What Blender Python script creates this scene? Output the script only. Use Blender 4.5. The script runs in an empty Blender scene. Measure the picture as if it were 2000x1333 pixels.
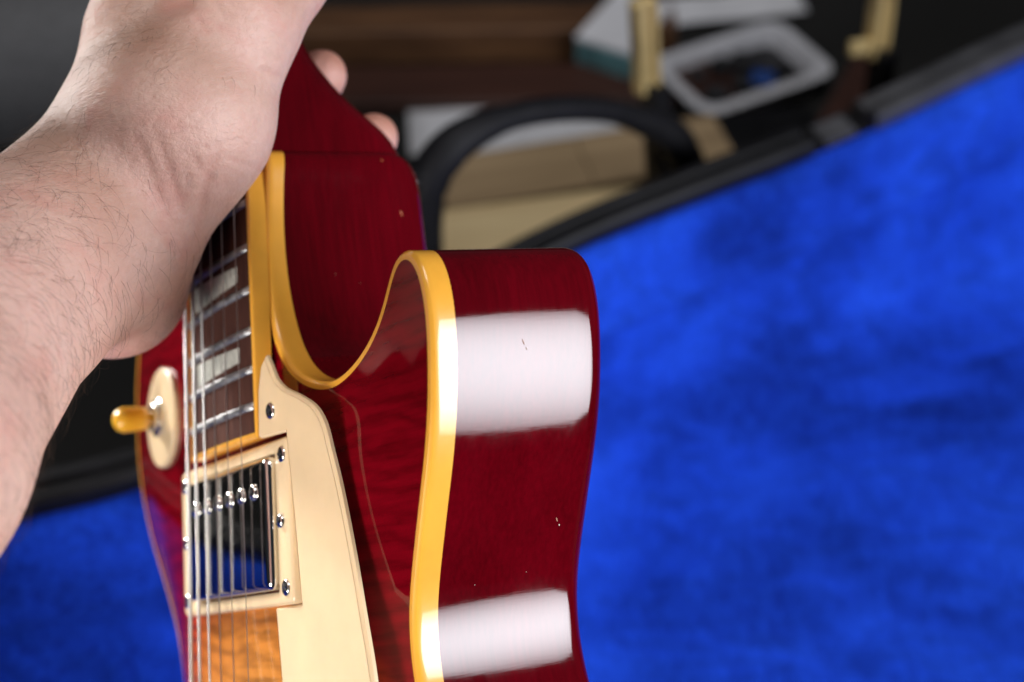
import bpy, bmesh, math, random
import numpy as np
from mathutils import Vector, Matrix
from mathutils.geometry import delaunay_2d_cdt

random.seed(7); np.random.seed(7)
scene = bpy.context.scene
COL = scene.collection

# ------------------------------------------------------------------ camera
PITCH = math.radians(45)
cam_d = bpy.data.cameras.new('camera'); cam = bpy.data.objects.new('camera', cam_d); COL.objects.link(cam)
cam.location = (0, 0, .66)
cam.rotation_euler = (math.pi/2 - PITCH, 0, 0)
cam_d.sensor_width = 36; cam_d.lens = 36*3007.738/2000
cam_d.clip_start = .01; cam_d.clip_end = 50
cam_d.dof.use_dof = True; cam_d.dof.focus_distance = .392; cam_d.dof.aperture_fstop = 7.5
cam_d.dof.aperture_blades = 9
scene.camera = cam
CP, SP = math.cos(PITCH), math.sin(PITCH)
def c2w(r, d, f):            # right / down / forward in mm -> world metres
    r, d, f = r/1000, d/1000, f/1000
    return Vector((r, -d*SP + f*CP, .66 - d*CP - f*SP))

# ------------------------------------------------------------------ world + lamps
w = bpy.data.worlds.new('World'); scene.world = w; w.use_nodes = True
w.node_tree.nodes['Background'].inputs[0].default_value = (.80, .86, 1, 1)
w.node_tree.nodes['Background'].inputs[1].default_value = .03
def area(name, loc, target, sx, sy, power, color=(1, 1, 1)):
    l = bpy.data.lights.new(name, 'AREA'); l.shape = 'RECTANGLE'; l.size = sx; l.size_y = sy
    l.energy = power; l.color = color
    o = bpy.data.objects.new(name, l); COL.objects.link(o); o.location = loc
    o.rotation_euler = (Vector(target)-Vector(loc)).to_track_quat('-Z', 'Y').to_euler()
    return o
HORN = c2w(0, 10, 372)
sb = area('softbox_lamp', c2w(800, 120, -20), HORN, .50, .57, 12.4, (.93, .945, 1))
sb.data.use_nodes = True; nt_ = sb.data.node_tree           # diffuser a little hotter in the middle
em_ = nt_.nodes['Emission']; ge_ = nt_.nodes.new('ShaderNodeNewGeometry'); sx_ = nt_.nodes.new('ShaderNodeSeparateXYZ'); nt_.links.new(ge_.outputs['Parametric'], sx_.inputs[0])
def lm(op, a, b=0.):
    m = nt_.nodes.new('ShaderNodeMath'); m.operation = op
    for k_, v_ in enumerate((a, b)):
        if hasattr(v_, 'node'): nt_.links.new(v_, m.inputs[k_])
        else: m.inputs[k_].default_value = v_
    return m.outputs[0]
def sq(c_, p): return lm('POWER', lm('ABSOLUTE', lm('SUBTRACT', lm('MULTIPLY', c_, 2.), 1.)), p)
rim_ = lm('ADD', sq(sx_.outputs[0], 5.), sq(sx_.outputs[1], 5.))       # rounded diffuser outline
mid_ = lm('ADD', sq(sx_.outputs[0], 2.), sq(sx_.outputs[1], 2.))       # brighter towards the bulb
mr_ = nt_.nodes.new('ShaderNodeMapRange'); mr_.interpolation_type = 'SMOOTHSTEP'
mr_.inputs[1].default_value = .80; mr_.inputs[2].default_value = 1.0; mr_.inputs[3].default_value = 1.; mr_.inputs[4].default_value = 0.
nt_.links.new(rim_, mr_.inputs[0])
nt_.links.new(lm('MULTIPLY', mr_.outputs[0], lm('SUBTRACT', 1.58, lm('MULTIPLY', mid_, .88))), em_.inputs['Strength'])
sl = area('side_lamp', c2w(-711, -303, 862), c2w(-104, 104, 490), .25, .25, .45, (1, .97, .93)); sl.data.spread = math.radians(20)
fl_l = area('fill_lamp', c2w(-520, 430, -60), c2w(-60, 20, 420), .30, .30, .42, (1, .97, .94)); fl_l.data.spread = math.radians(36)  # unseen fill, added to lift the guitar face
area('ceiling_lamp', (0, .50, 1.85), (0, .6, 0), .6, .6, 10, (1, .97, .94))
scene.view_settings.view_transform = 'Standard'; scene.view_settings.look = 'None'
scene.view_settings.exposure = 0; scene.view_settings.gamma = 1
scene.cycles.max_bounces = 8
try: scene.cycles.use_denoising = True
except Exception: pass

# ------------------------------------------------------------------ node helpers
class NT:
    def __init__(s, name):
        s.m = bpy.data.materials.new(name); s.m.use_nodes = True
        s.t = s.m.node_tree; s.b = s.t.nodes['Principled BSDF']
        s.co = s.t.nodes.new('ShaderNodeTexCoord')
    def n(s, typ, **kw):
        nd = s.t.nodes.new(typ)
        for k, v in kw.items(): setattr(nd, k, v)
        return nd
    def l(s, a, b): s.t.links.new(a, b)
    def set(s, **kw):
        for k, v in kw.items():
            i = s.b.inputs[k.replace('_', ' ')]
            i.default_value = (*v, 1) if isinstance(v, tuple) and len(v) == 3 and i.type == 'RGBA' else v
    def map(s, scale=(1, 1, 1), rot=(0, 0, 0), loc=(0, 0, 0)):
        m = s.n('ShaderNodeMapping'); m.inputs['Scale'].default_value = scale
        m.inputs['Rotation'].default_value = rot; m.inputs['Location'].default_value = loc
        s.l(s.co.outputs['Object'], m.inputs[0]); return m.outputs[0]
    def noise(s, vec, scale, detail=4, rough=.55, dist=0):
        n = s.n('ShaderNodeTexNoise'); n.inputs['Scale'].default_value = scale
        n.inputs['Detail'].default_value = detail; n.inputs['Roughness'].default_value = rough
        n.inputs['Distortion'].default_value = dist
        s.l(vec, n.inputs['Vector']); return n.outputs['Fac']
    def ramp(s, fac, stops):
        r = s.n('ShaderNodeValToRGB'); e = r.color_ramp.elements
        while len(e) < len(stops): e.new(.5)
        for el, (p, c) in zip(e, stops):
            el.position = p; el.color = (*c, 1) if len(c) == 3 else c
        s.l(fac, r.inputs[0]); return r.outputs[0]
    def mix(s, fac, a, b, mode='MIX'):
        m = s.n('ShaderNodeMix', data_type='RGBA', blend_type=mode)
        for sock, v in ((m.inputs[0], fac), (m.inputs[6], a), (m.inputs[7], b)):
            if hasattr(v, 'node'): s.l(v, sock)
            elif isinstance(v, tuple): sock.default_value = (*v, 1)
            else: sock.default_value = v
        return m.outputs[2]
    def math(s, op, a, b=0):
        m = s.n('ShaderNodeMath', operation=op)
        for sock, v in ((m.inputs[0], a), (m.inputs[1], b)):
            if hasattr(v, 'node'): s.l(v, sock)
            else: sock.default_value = v
        return m.outputs[0]
    def bump(s, h, strength, dist=.001, normal=None):
        b = s.n('ShaderNodeBump'); b.inputs['Strength'].default_value = strength
        b.inputs['Distance'].default_value = dist; s.l(h, b.inputs['Height'])
        if normal: s.l(normal, b.inputs['Normal'])
        return b.outputs[0]
    def color(s, c): s.l(c, s.b.inputs['Base Color'])
    def normal(s, c): s.l(c, s.b.inputs['Normal'])
    def rough(s, c): s.l(c, s.b.inputs['Roughness'])
V3 = lambda v: (v, v, v)
MATS = {}

# cherry mahogany, lacquered
t = NT('cherry_mahogany')
g1 = t.noise(t.map((900, 30, 900)), 1, 5, .6)
g2 = t.noise(t.map((60, 14, 60)), 1, 3)
c = t.ramp(g1, [(.25, (.045, .0003, .0018)), (.75, (.120, .0006, .0045))])
c = t.mix(.5, c, t.ramp(g2, [(.3, (.055, .0004, .0022)), (.7, (.112, .0006, .0045))]))
t.color(c)
t.set(Roughness=.5, Specular_IOR_Level=0.0, Coat_Weight=1.0, Coat_Roughness=.025, Coat_IOR=1.5)
dust = t.noise(t.map((1, 1, 1)), 260, 2)
rip = t.bump(t.noise(t.map((1, 1, 1)), 45, 3), .022, .001)
t.l(t.bump(t.noise(t.map((160, 1700, 160), (.5, .2, .3)), 1, 3, .7), .012, .0005, rip), t.b.inputs['Coat Normal'])
sm = t.noise(t.map((1, .5, 1), (.3, .2, .5)), 70, 6, .75, .8)
t.l(t.ramp(sm, [(.3, V3(.025)), (.72, V3(.12))]), t.b.inputs['Coat Roughness'])
MATS['wood'] = t.m

# flamed maple, cherry sunburst
t = NT('flamed_maple_burst')
sep = t.n('ShaderNodeSeparateXYZ'); t.l(t.co.outputs['Object'], sep.inputs[0])
# ellipse around the middle of the top (object space metres, base at y = -189 mm)
ex = t.math('DIVIDE', sep.outputs[0], .076); ey = t.math('DIVIDE', t.math('SUBTRACT', sep.outputs[1], .222), .100)
r2 = t.math('ADD', t.math('MULTIPLY', ex, ex), t.math('MULTIPLY', ey, ey))
wob = t.noise(t.map((1, 1, 1)), 14, 2)
r2 = t.math('ADD', r2, t.math('MULTIPLY', t.math('SUBTRACT', wob, .5), .35))
burst = t.ramp(t.math('MULTIPLY', r2, .5), [(.0, (.62, .27, .05)), (.40, (.60, .20, .030)), (.58, (.42, .05, .012)), (.72, (.23, .002, .008)), (1, (.165, .001, .006))])
wv = t.n('ShaderNodeTexWave', wave_type='BANDS', bands_direction='Y'); wv.inputs['Scale'].default_value = 55
wv.inputs['Distortion'].default_value = 7; wv.inputs['Detail'].default_value = 3; wv.inputs['Detail Scale'].default_value = 1.6
t.l(t.map((.55, 1, .55), (0, 0, .16)), wv.inputs['Vector'])
fl = t.noise(t.map((42, 460, 42), (0, 0, .12)), 1, 4, .6)
fl2 = t.math('MULTIPLY', fl, t.math('ADD', t.math('MULTIPLY', wv.outputs['Fac'], .5), .6))
c = t.mix(1.0, burst, t.ramp(fl2, [(.22, V3(.56)), (.40, V3(.84)), (.62, V3(1.03))]), 'MULTIPLY')
t.color(c)
t.set(Roughness=.5, Specular_IOR_Level=0.0, Coat_Weight=1.0, Coat_Roughness=.03, Coat_IOR=1.5)
MATS['top'] = t.m

def plastic(name, col, rough=.25, coat=.6, var=.08, sss=.0, scale=70):
    t = NT(name)
    n = t.noise(t.map((1, 1, 1)), scale, 4)
    d = tuple(x*(1-var*2) for x in col); u = tuple(min(1, x*(1+var)) for x in col)
    t.color(t.ramp(n, [(.3, d), (.7, u)]))
    t.set(Roughness=rough, Coat_Weight=coat, Coat_Roughness=.04)
    if sss:
        t.set(Subsurface_Weight=sss, Subsurface_Radius=(1, .6, .25), Subsurface_Scale=.0015)
    if max(col) < .03: t.set(Specular_IOR_Level=.22)
    sc = t.noise(t.map((1, 1, 1)), scale*8, 3)
    t.normal(t.bump(sc, .04, .0004))
    MATS[name] = t.m; return t.m
plastic('amber_binding', (.86, .41, .045), .28, .9, .05, .12)
plastic('cream_plastic', (.80, .60, .36), .38, .25, .03, .12)
_m = MATS['cream_plastic']; _t = NT.__new__(NT); _t.m = _m; _t.t = _m.node_tree; _t.b = _t.t.nodes['Principled BSDF']; _t.co = [n for n in _t.t.nodes if n.type == 'TEX_COORD'][0]
_s = _t.noise(_t.map((1600, 60, 400), (0, 0, .5)), 1, 3, .6); _s2 = _t.noise(_t.map((90, 1500, 300), (0, 0, -.3)), 1, 3, .6)
_t.rough(_t.ramp(_t.math('MAXIMUM', _s, _s2), [(.55, V3(.34)), (.8, V3(.6))])); _t.b.inputs['Coat Roughness'].default_value = .12
plastic('amber_tip', (.98, .50, .025), .35, .25, .05, .2)
plastic('black_rubber', (.006, .006, .008), .6, 0, .2, 0)
plastic('black_plastic', (.008, .008, .010), .5, 0, .25, 0, 40)
plastic('grey_edging', (.055, .055, .06), .38, 0, .2, 0, 40)
plastic('brass', (.62, .47, .22), .35, 0, .1); MATS['brass'].node_tree.nodes['Principled BSDF'].inputs['Metallic'].default_value = .35
plastic('white_paper', (.78, .79, .84), .7, 0, .05)
plastic('teal_card', (.13, .30, .33), .5, 0, .35, 0, 30)
plastic('white_tray', (.70, .71, .77), .4, 0, .06)
plastic('blue_part', (.02, .08, .35), .4, 0, .2)
plastic('dark_parts', (.03, .03, .035), .5, 0, .5, 0, 60)
plastic('bone', (.75, .68, .55), .4, .2, .04)
def metal(name, col, rough):
    t = NT(name); n = t.noise(t.map((1, 1, 1)), 300, 4)
    t.set(Base_Color=col, Metallic=1.0)
    t.rough(t.ramp(n, [(.35, V3(rough)), (.75, V3(rough*2.2))])); MATS[name] = t.m
metal('nickel', (.78, .77, .74), .055)
metal('screw_nickel', (.80, .79, .76), .12)
metal('fret_nickel', (.42, .42, .42), .36)
# plain + wound strings
t = NT('string_steel'); t.set(Base_Color=(.56, .56, .57), Metallic=1.0, Roughness=.3); MATS['plain'] = t.m
t = NT('string_wound'); t.set(Base_Color=(.48, .47, .46), Metallic=1.0, Roughness=.35)
wv = t.n('ShaderNodeTexWave', wave_type='BANDS', bands_direction='Y'); wv.inputs['Scale'].default_value = 900
t.l(t.co.outputs['Object'], wv.inputs['Vector']); t.normal(t.bump(wv.outputs['Fac'], .5, .0002)); MATS['wound'] = t.m
# rosewood
t = NT('rosewood')
g = t.noise(t.map((700, 26, 700)), 1, 5, .65); g2 = t.noise(t.map((90, 9, 90)), 1, 3)
c = t.ramp(g, [(.3, (.028, .011, .010)), (.55, (.075, .032, .024)), (.75, (.14, .062, .043))])
t.color(t.mix(.4, c, t.ramp(g2, [(.3, (.035, .014, .012)), (.7, (.12, .055, .04))])))
t.set(Roughness=.6, Specular_IOR_Level=.05); t.normal(t.bump(g, .25, .0004)); MATS['rosewood'] = t.m
# pearl
t = NT('pearl')
g = t.noise(t.map((260, 60, 100), (0, 0, .5)), 1, 3, .5, 2.0)
t.color(t.ramp(g, [(.32, (.20, .20, .18)), (.47, (.66, .66, .58)), (.55, (.30, .31, .28)), (.68, (.78, .78, .71))]))
t.set(Roughness=.22, Coat_Weight=.5); MATS['pearl'] = t.m
# pale raw wood in chips
plastic('raw_chip', (.42, .20, .13), .6, 0, .2); plastic('worn_edge', (.40, .09, .03), .5, 0, .2)
# blue plush
t = NT('blue_plush')
n1 = t.noise(t.map((.6, 1.2, 1), (0, 0, .7)), 6.5, 4, .6, .6); n2 = t.noise(t.map((1, .45, 1), (0, 0, .7)), 230, 5, .75)
c = t.ramp(n1, [(.40, (.002, .010, .17)), (.50, (.010, .056, .60)), (.60, (.017, .095, .84))])
c = t.mix(.42, c, t.ramp(n2, [(.3, (.002, .012, .25)), (.7, (.016, .11, .95))]))
n4 = t.noise(t.map((.5, 1.3, 1), (0, 0, .7)), 34, 5, .62, 1.6)
t.color(t.mix(1.0, c, t.ramp(n4, [(.36, V3(.86)), (.50, V3(1.12)), (.64, V3(1.28))]), 'MULTIPLY'))
t.set(Roughness=.95, Specular_IOR_Level=.1, Sheen_Weight=.25, Sheen_Roughness=.4, Sheen_Tint=(.05, .2, 1.0))
t.normal(t.bump(n2, .9, .004)); MATS['plush'] = t.m
# cardboard, brown board, table
t = NT('cardboard'); n1 = t.noise(t.map((6, 90, 6)), 1, 4); t.color(t.ramp(n1, [(.3, (.30, .205, .11)), (.7, (.46, .33, .19))])); t.set(Roughness=.8); MATS['cardboard'] = t.m
t = NT('brown_wood'); n1 = t.noise(t.map((14, 160, 60)), 1, 5); t.color(t.ramp(n1, [(.3, (.06, .026, .012)), (.7, (.17, .080, .035))])); t.set(Roughness=.5); MATS['brown_wood'] = t.m
t = NT('red_wood'); n1 = t.noise(t.map((14, 160, 60)), 1, 5); t.color(t.ramp(n1, [(.3, (.035, .012, .008)), (.7, (.075, .028, .018))])); t.set(Roughness=.5); MATS['red_wood'] = t.m
t = NT('dark_cloth'); n1 = t.noise(t.map((1, 1, 1)), 500, 4); n2 = t.noise(t.map((1, 1, 1)), 5, 3)
t.color(t.mix(.5, t.ramp(n1, [(.3, V3(.012)), (.7, V3(.028))]), t.ramp(n2, [(.3, V3(.012)), (.7, V3(.026))]))); t.set(Roughness=.9, Specular_IOR_Level=.2); t.normal(t.bump(n1, .5, .001)); MATS['cloth'] = t.m
plastic('grey_felt', (.115, .115, .12), .9, 0, .12, 0, 200)
# skin
t = NT('skin')
n1 = t.noise(t.map((1, 1, 1)), 28, 4, .6); n2 = t.noise(t.map((1, 1, 1)), 420, 4, .65)
c = t.ramp(n1, [(.30, (.62, .37, .305)), (.52, (.68, .445, .38)), (.74, (.73, .50, .435))])
c = t.mix(.22, c, t.ramp(n2, [(.35, (.46, .25, .19)), (.68, (.72, .46, .37))]))
n3 = t.noise(t.map((1, 1, 1)), 75, 3, .6, .4)
c = t.mix(t.ramp(n3, [(.50, V3(0)), (.70, V3(.55))]), c, (.62, .31, .26))
tan = t.n('ShaderNodeAttribute', attribute_name='tan')
c = t.mix(t.math('MULTIPLY', tan.outputs['Fac'], .85), c, (.36, .19, .125))
pk = t.n('ShaderNodeAttribute', attribute_name='flush')
c = t.mix(t.math('MULTIPLY', pk.outputs['Fac'], .55), c, (.60, .24, .19))
t.color(c)
t.set(Roughness=.48, Specular_IOR_Level=.4, Subsurface_Weight=.28, Subsurface_Radius=(1, .36, .2), Subsurface_Scale=.0035)
vo = t.n('ShaderNodeTexVoronoi', feature='DISTANCE_TO_EDGE'); vo.inputs['Scale'].default_value = 1
t.l(t.map((520, 900, 700), (.4, .7, .2)), vo.inputs['Vector'])
pl = t.ramp(vo.outputs['Distance'], [(0, V3(0)), (.16, V3(1))])
wr = t.noise(t.map((120, 520, 360), (.35, .5, .45)), 1, 5, .6)
b1 = t.bump(pl, .12, .0004)
b2 = t.bump(wr, .62, .0008, b1)
t.normal(t.bump(n2, .22, .0005, b2)); MATS['skin'] = t.m
t = NT('hair'); t.set(Base_Color=(.05, .03, .02), Roughness=.65, Specular_IOR_Level=.2); MATS['hair'] = t.m

# ------------------------------------------------------------------ object helpers
def link(o, parent=None):
    COL.objects.link(o)
    if parent: o.parent = parent
    return o
def tag(o, label, cat, group=None):
    o['label'] = label; o['category'] = cat
    if group: o['group'] = group
    return o
def struct(o): o['kind'] = 'structure'; return o
def mesh(name, verts, faces, mat, parent=None, smooth=True, weld=False):
    me = bpy.data.meshes.new(name)
    me.from_pydata([tuple(map(float, v)) for v in verts], [], [tuple(map(int, f)) for f in faces])
    bm = bmesh.new(); bm.from_mesh(me)
    if weld: bmesh.ops.remove_doubles(bm, verts=bm.verts, dist=1e-6)
    bmesh.ops.recalc_face_normals(bm, faces=bm.faces)
    bm.to_mesh(me); bm.free()
    if smooth:
        me.shade_smooth()
    me.materials.append(MATS[mat])
    o = bpy.data.objects.new(name, me); return link(o, parent)
def sharp(o, ang=35):
    me = o.data
    bm = bmesh.new(); bm.from_mesh(me)
    for e in bm.edges:
        if len(e.link_faces) == 2 and e.calc_face_angle(0) > math.radians(ang): e.smooth = False
    bm.to_mesh(me); bm.free(); return o
def bevel(o, wd, seg=3, ang=40):
    m = o.modifiers.new('bevel', 'BEVEL'); m.width = wd; m.segments = seg; m.limit_method = 'ANGLE'; m.angle_limit = math.radians(ang)
    m.harden_normals = False; return o
def box_vf(c, s):
    x, y, z = c; a, b, d = s[0]/2, s[1]/2, s[2]/2
    v = [(x+i*a, y+j*b, z+k*d) for i in (-1, 1) for j in (-1, 1) for k in (-1, 1)]
    f = [(0, 1, 3, 2), (4, 6, 7, 5), (0, 4, 5, 1), (2, 3, 7, 6), (0, 2, 6, 4), (1, 5, 7, 3)]
    return v, f
def join(parts):
    V, F = [], []
    for v, f in parts:
        n = len(V); V += list(v); F += [tuple(i+n for i in q) for q in f]
    return V, F
def tube_vf(path, radii, seg=12, cap=True, flat=1.0, up=None):
    P = [Vector(p) for p in path]; V, F = [], []
    prev = None
    for i, p in enumerate(P):
        d = (P[min(i+1, len(P)-1)] - P[max(i-1, 0)]).normalized()
        if prev is None:
            a = Vector(up) if up else (Vector((0, 0, 1)) if abs(d.z) < .9 else Vector((1, 0, 0)))
            u = (a - d*a.dot(d)).normalized()
        else: u = (prev - d*prev.dot(d)).normalized()
        prev = u; s = d.cross(u)
        r = radii[i] if hasattr(radii, '__len__') else radii
        for k in range(seg):
            a = 2*math.pi*k/seg
            V.append(p + u*(r*math.cos(a)) + s*(r*flat*math.sin(a)))
    for i in range(len(P)-1):
        for k in range(seg):
            F.append((i*seg+k, i*seg+(k+1) % seg, (i+1)*seg+(k+1) % seg, (i+1)*seg+k))
    if cap:
        F.append(tuple(range(seg-1, -1, -1))); F.append(tuple((len(P)-1)*seg+k for k in range(seg)))
    return V, F
def lathe_vf(prof, seg=24, slot=None):
    V, F = [], []
    for r, z in prof:
        for k in range(seg):
            a = 2*math.pi*k/seg; V.append((r*math.cos(a), r*math.sin(a), z))
    for i in range(len(prof)-1):
        for k in range(seg):
            F.append((i*seg+k, i*seg+(k+1) % seg, (i+1)*seg+(k+1) % seg, (i+1)*seg+k))
    F.append(tuple(range(seg-1, -1, -1))); F.append(tuple((len(prof)-1)*seg+k for k in range(seg)))
    return V, F

# ------------------------------------------------------------------ GUITAR (local mm: x to treble side, y to head, z out of the top; bridge at y = 0)
R = np.array([[0.49758, -0.13795, -0.85638], [-0.18976, -0.98067, 0.04771], [-0.84641, 0.13877, -0.51414]])
U_, _, Vt_ = np.linalg.svd(R); R = U_ @ Vt_
T = np.array([-51.1626, 195.5271, 435.3907])
BASE = np.array([0, -189., -24.])
def g2c(p): return R @ np.array(p, float) + T
def g2w(p): return c2w(*g2c(p))
ax = [(g2w((1000 if i == 0 else 0, 1000 if i == 1 else 0, 1000 if i == 2 else 0)) - g2w((0, 0, 0))) for i in range(3)]
Mg = Matrix.Identity(4)
for i in range(3):
    for j in range(3): Mg[j][i] = ax[i][j]
Mg.translation = g2w(BASE)
guitar = bpy.data.objects.new('electric_guitar', None); link(guitar); guitar.matrix_world = Mg
guitar.empty_display_size = .05
tag(guitar, 'cherry red single-cutaway electric guitar with amber binding, held up by the neck', 'guitar')
def L(p): return tuple((np.array(p, float)-BASE)/1000)
def gm(name, V, F, mat, parent=guitar, smooth=True, **k):
    return mesh(name, [L(v) for v in V], F, mat, parent, smooth, **k)

TA = math.tan(math.radians(5.02)); YJ = 251.67
plane = lambda y: (YJ-y)*TA
fx = lambda y: (43+(628-y)/452*14)/2
fret = lambda n: 628*2**(-n/12)
OUT = [(29,249.5,0,-5.3),(28.3,234,1.4,-3.6),(28,219,3,-2.6),(28,206,4,-2.7),(29.2,196.5,4,-3.3),(32.3,190.3,4,-3.3),(38.2,184.2,3.8,-3.2),(44.5,180.6,3.4,-3.2),(52,178.0,2.6,-3.6),(59,177.2,2,-4.2),(67.5,178.4,1.6,-4.8),(77,181.6,1,-5.5),(86,186.6,.5,-6),(93,193.2,.2,-6.4),
(98.4,200.2,0,-6.8),(102.8,202.6,0,-6.8),(107.3,202.3,0,-6.8),(111.2,200.2,0,-6.8),(113.7,196.4,0,-6.8),(114.9,191.4,0,-6.8),(115.1,185.1,0,-6.8),(114.3,179,0,-6.8),(112.4,171,0,-6.8),(110,163,0,-6.8),(107,155.4,0,-6.8),(103.6,148.6,0,-6.8),(99.9,142.1,0,-6.8),(94.6,132.4,0,-6.8),(89,122,0,-6.8),(85.4,113.8,0,-6.8),(83.8,105.3,0,-6.8),(83.8,97,0,-6.8),(86,86,0,-6.8),(93,70,0,-6.8),(110,44,0,-6.8),(130,14,0,-6.8),(148,-20,0,-6.8),(160,-58,0,-6.8),(161,-95,0,-6.8),(148,-135,0,-6.8),(120,-165,0,-6.8),(80,-182,0,-6.8),(40,-188,0,-6.8),(0,-189,0,-6.8),(-40,-188,0,-6.8),(-80,-182,0,-6.8),(-120,-165,0,-6.8),(-148,-135,0,-6.8),(-161,-95,0,-6.8),(-160,-58,0,-6.8),(-148,-20,0,-6.8),(-130,16,0,-6.8),(-112,50,0,-6.8),(-100,80,0,-6.8),(-97.5,100,0,-6.8),(-100.5,118,0,-6.8),(-108,132.6,0,-6.8),(-115.6,145,0,-6.8),(-121.2,158,0,-6.8),(-123.8,172.8,0,-6.8),(-122.6,186,0,-6.8),(-119.4,198,0,-6.8),(-113.5,211,0,-6.8),(-103,226,0,-6.8),(-87,238,0,-6.8),(-66,246,0,-6.8),(-45,249.2,0,-6.8),(-30,249.5,0,-6),(0,249.5,0,-5.5)]
def catmull(P, sub, closed=True):
    P = np.array(P, float); n = len(P); out = []
    rng = range(n) if closed else range(n-1)
    for i in rng:
        if closed: p0, p1, p2, p3 = P[i-1], P[i], P[(i+1) % n], P[(i+2) % n]
        else: p0, p1, p2, p3 = P[max(i-1, 0)], P[i], P[i+1], P[min(i+2, n-1)]
        d = [max(1e-3*sub, np.linalg.norm((b-a)[:2]))**.5 for a, b in ((p0, p1), (p1, p2), (p2, p3))]
        m1 = (p1-p0)/d[0]-(p2-p0)/(d[0]+d[1])+(p2-p1)/d[1]
        m2 = (p2-p1)/d[1]-(p3-p1)/(d[1]+d[2])+(p3-p2)/d[2]
        if not closed and i == 0: m1 = (p2-p1)/d[1]
        if not closed and i == n-2: m2 = (p2-p1)/d[1]
        m1, m2 = m1*d[1], m2*d[1]
        s = max(2, int(round(np.linalg.norm((p2-p1)[:2])/sub)))
        for k in range(s):
            u = k/s
            out.append((2*u**3-3*u*u+1)*p1+(u**3-2*u*u+u)*m1+(-2*u**3+3*u*u)*p2+(u**3-u*u)*m2)
    if not closed: out.append(P[-1])
    return np.array(out)
OL = catmull(OUT, 1.5)
# light smoothing except at the square corner of the neck joint
keep = np.exp(-((OL[:, 0]-29)**2+(OL[:, 1]-249.5)**2)/60)[:, None]
S_ = OL.copy()
for _ in range(24): S_ = (np.roll(S_, 1, 0)+2*S_+np.roll(S_, -1, 0))/4
OL = OL*keep + S_*(1-keep)
NO = len(OL)
def normals2(P):
    t_ = np.roll(P, -1, 0)-np.roll(P, 1, 0); n_ = np.stack([t_[:, 1], -t_[:, 0]], 1)
    n_ /= np.linalg.norm(n_, axis=1)[:, None]
    if n_[np.argmax(P[:, 0])][0] < 0: n_ = -n_
    return n_
NRM = normals2(OL[:, :2])
for _ in range(3): NRM = (np.roll(NRM, 1, 0)+2*NRM+np.roll(NRM, -1, 0))/4
NRM /= np.linalg.norm(NRM, axis=1)[:, None]
def loops(prof):
    """prof: list of functions/tuples (inset, z array)"""
    V, F = [], []
    for ins, z in prof:
        for i in range(NO):
            ii = ins[i] if hasattr(ins, '__len__') else ins
            zz = z[i] if hasattr(z, '__len__') else z
            V.append((OL[i, 0]-NRM[i, 0]*ii, OL[i, 1]-NRM[i, 1]*ii, zz))
    for k in range(len(prof)-1):
        for i in range(NO):
            j = (i+1) % NO
            F.append((k*NO+i, k*NO+j, (k+1)*NO+j, (k+1)*NO+i))
    return V, F
ZR, ZB = OL[:, 2], OL[:, 3]
TH = 51.0
RB = 6.0+6.0*np.exp(-((OL[:, 0]-29)**2+(OL[:, 1]-249.5)**2)/60)
# body (mahogany back): wall + rounded back edge + back face
prof = [(.03, ZB+.02), (.03, ZB-.6)]
for k in range(1, 9): prof.append((.03, (ZB-.6)*(1-k/9)+(-TH+RB)*(k/9)))
for a in range(0, 91, 10):
    r = math.radians(a); prof.append((.03+RB*(1-math.cos(r)), -TH+RB-RB*math.sin(r)))
V, F = loops(prof)
body = gm('body', V, F, 'wood')
nb = len(prof)-1
# back face fill
lo = [(V[nb*NO+i][0], V[nb*NO+i][1]) for i in range(NO)]
gpts = [(x, y) for x in np.arange(-150, 151, 14.) for y in np.arange(-180, 241, 14.)]
vv, _, ff, *_ = delaunay_2d_cdt([Vector(p) for p in lo], [], [list(range(NO))], 1, 1e-4)
back = gm('back_panel', [(p.x, p.y, -TH) for p in vv], [tuple(f) for f in ff], 'wood', body, False)
# binding
BV = []
prof = [(2.2, ZR-1.2), (2.2, ZR+.03), (1.1, ZR+.03), (.75, ZR-.05), (.12, ZR-.75), (0, ZR-1.05)]
for k in range(1, 5): prof.append((0, (ZR-1.05)*(1-k/4)+ZB*(k/4)))
prof.append((1.0, ZB))
V, F = loops(prof)
sharp(gm('body_binding', V, F, 'amber_binding'), 22)

# carved top: screened-Poisson rise from the rim to the neck plane / plateau
ins = 2.1
edge = np.stack([OL[:, 0]-NRM[:, 0]*ins, OL[:, 1]-NRM[:, 1]*ins], 1)
h = 2.0
gx = np.arange(-168, 168.1, h); gy = np.arange(-196, 256.1, h)
GX, GY = np.meshgrid(gx, gy, indexing='ij')
def inside(px, py, poly):
    c = np.zeros(px.shape, bool); n = len(poly)
    for i in range(n):
        x1, y1 = poly[i]; x2, y2 = poly[(i+1) % n]
        if y1 == y2: continue
        m = ((y1 > py) != (y2 > py)); c ^= m & (px < (x2-x1)*(py-y1)/(y2-y1)+x1)
    return c
INS = inside(GX, GY, edge[::2])
u = np.where(INS, .5, 0.); k2 = (h/17.0)**2
for _ in range(700):
    a = np.zeros_like(u); a[1:-1, 1:-1] = (u[2:, 1:-1]+u[:-2, 1:-1]+u[1:-1, 2:]+u[1:-1, :-2]+k2*1.0)/(4+k2)
    u = np.where(INS, a, 0.)
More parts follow.
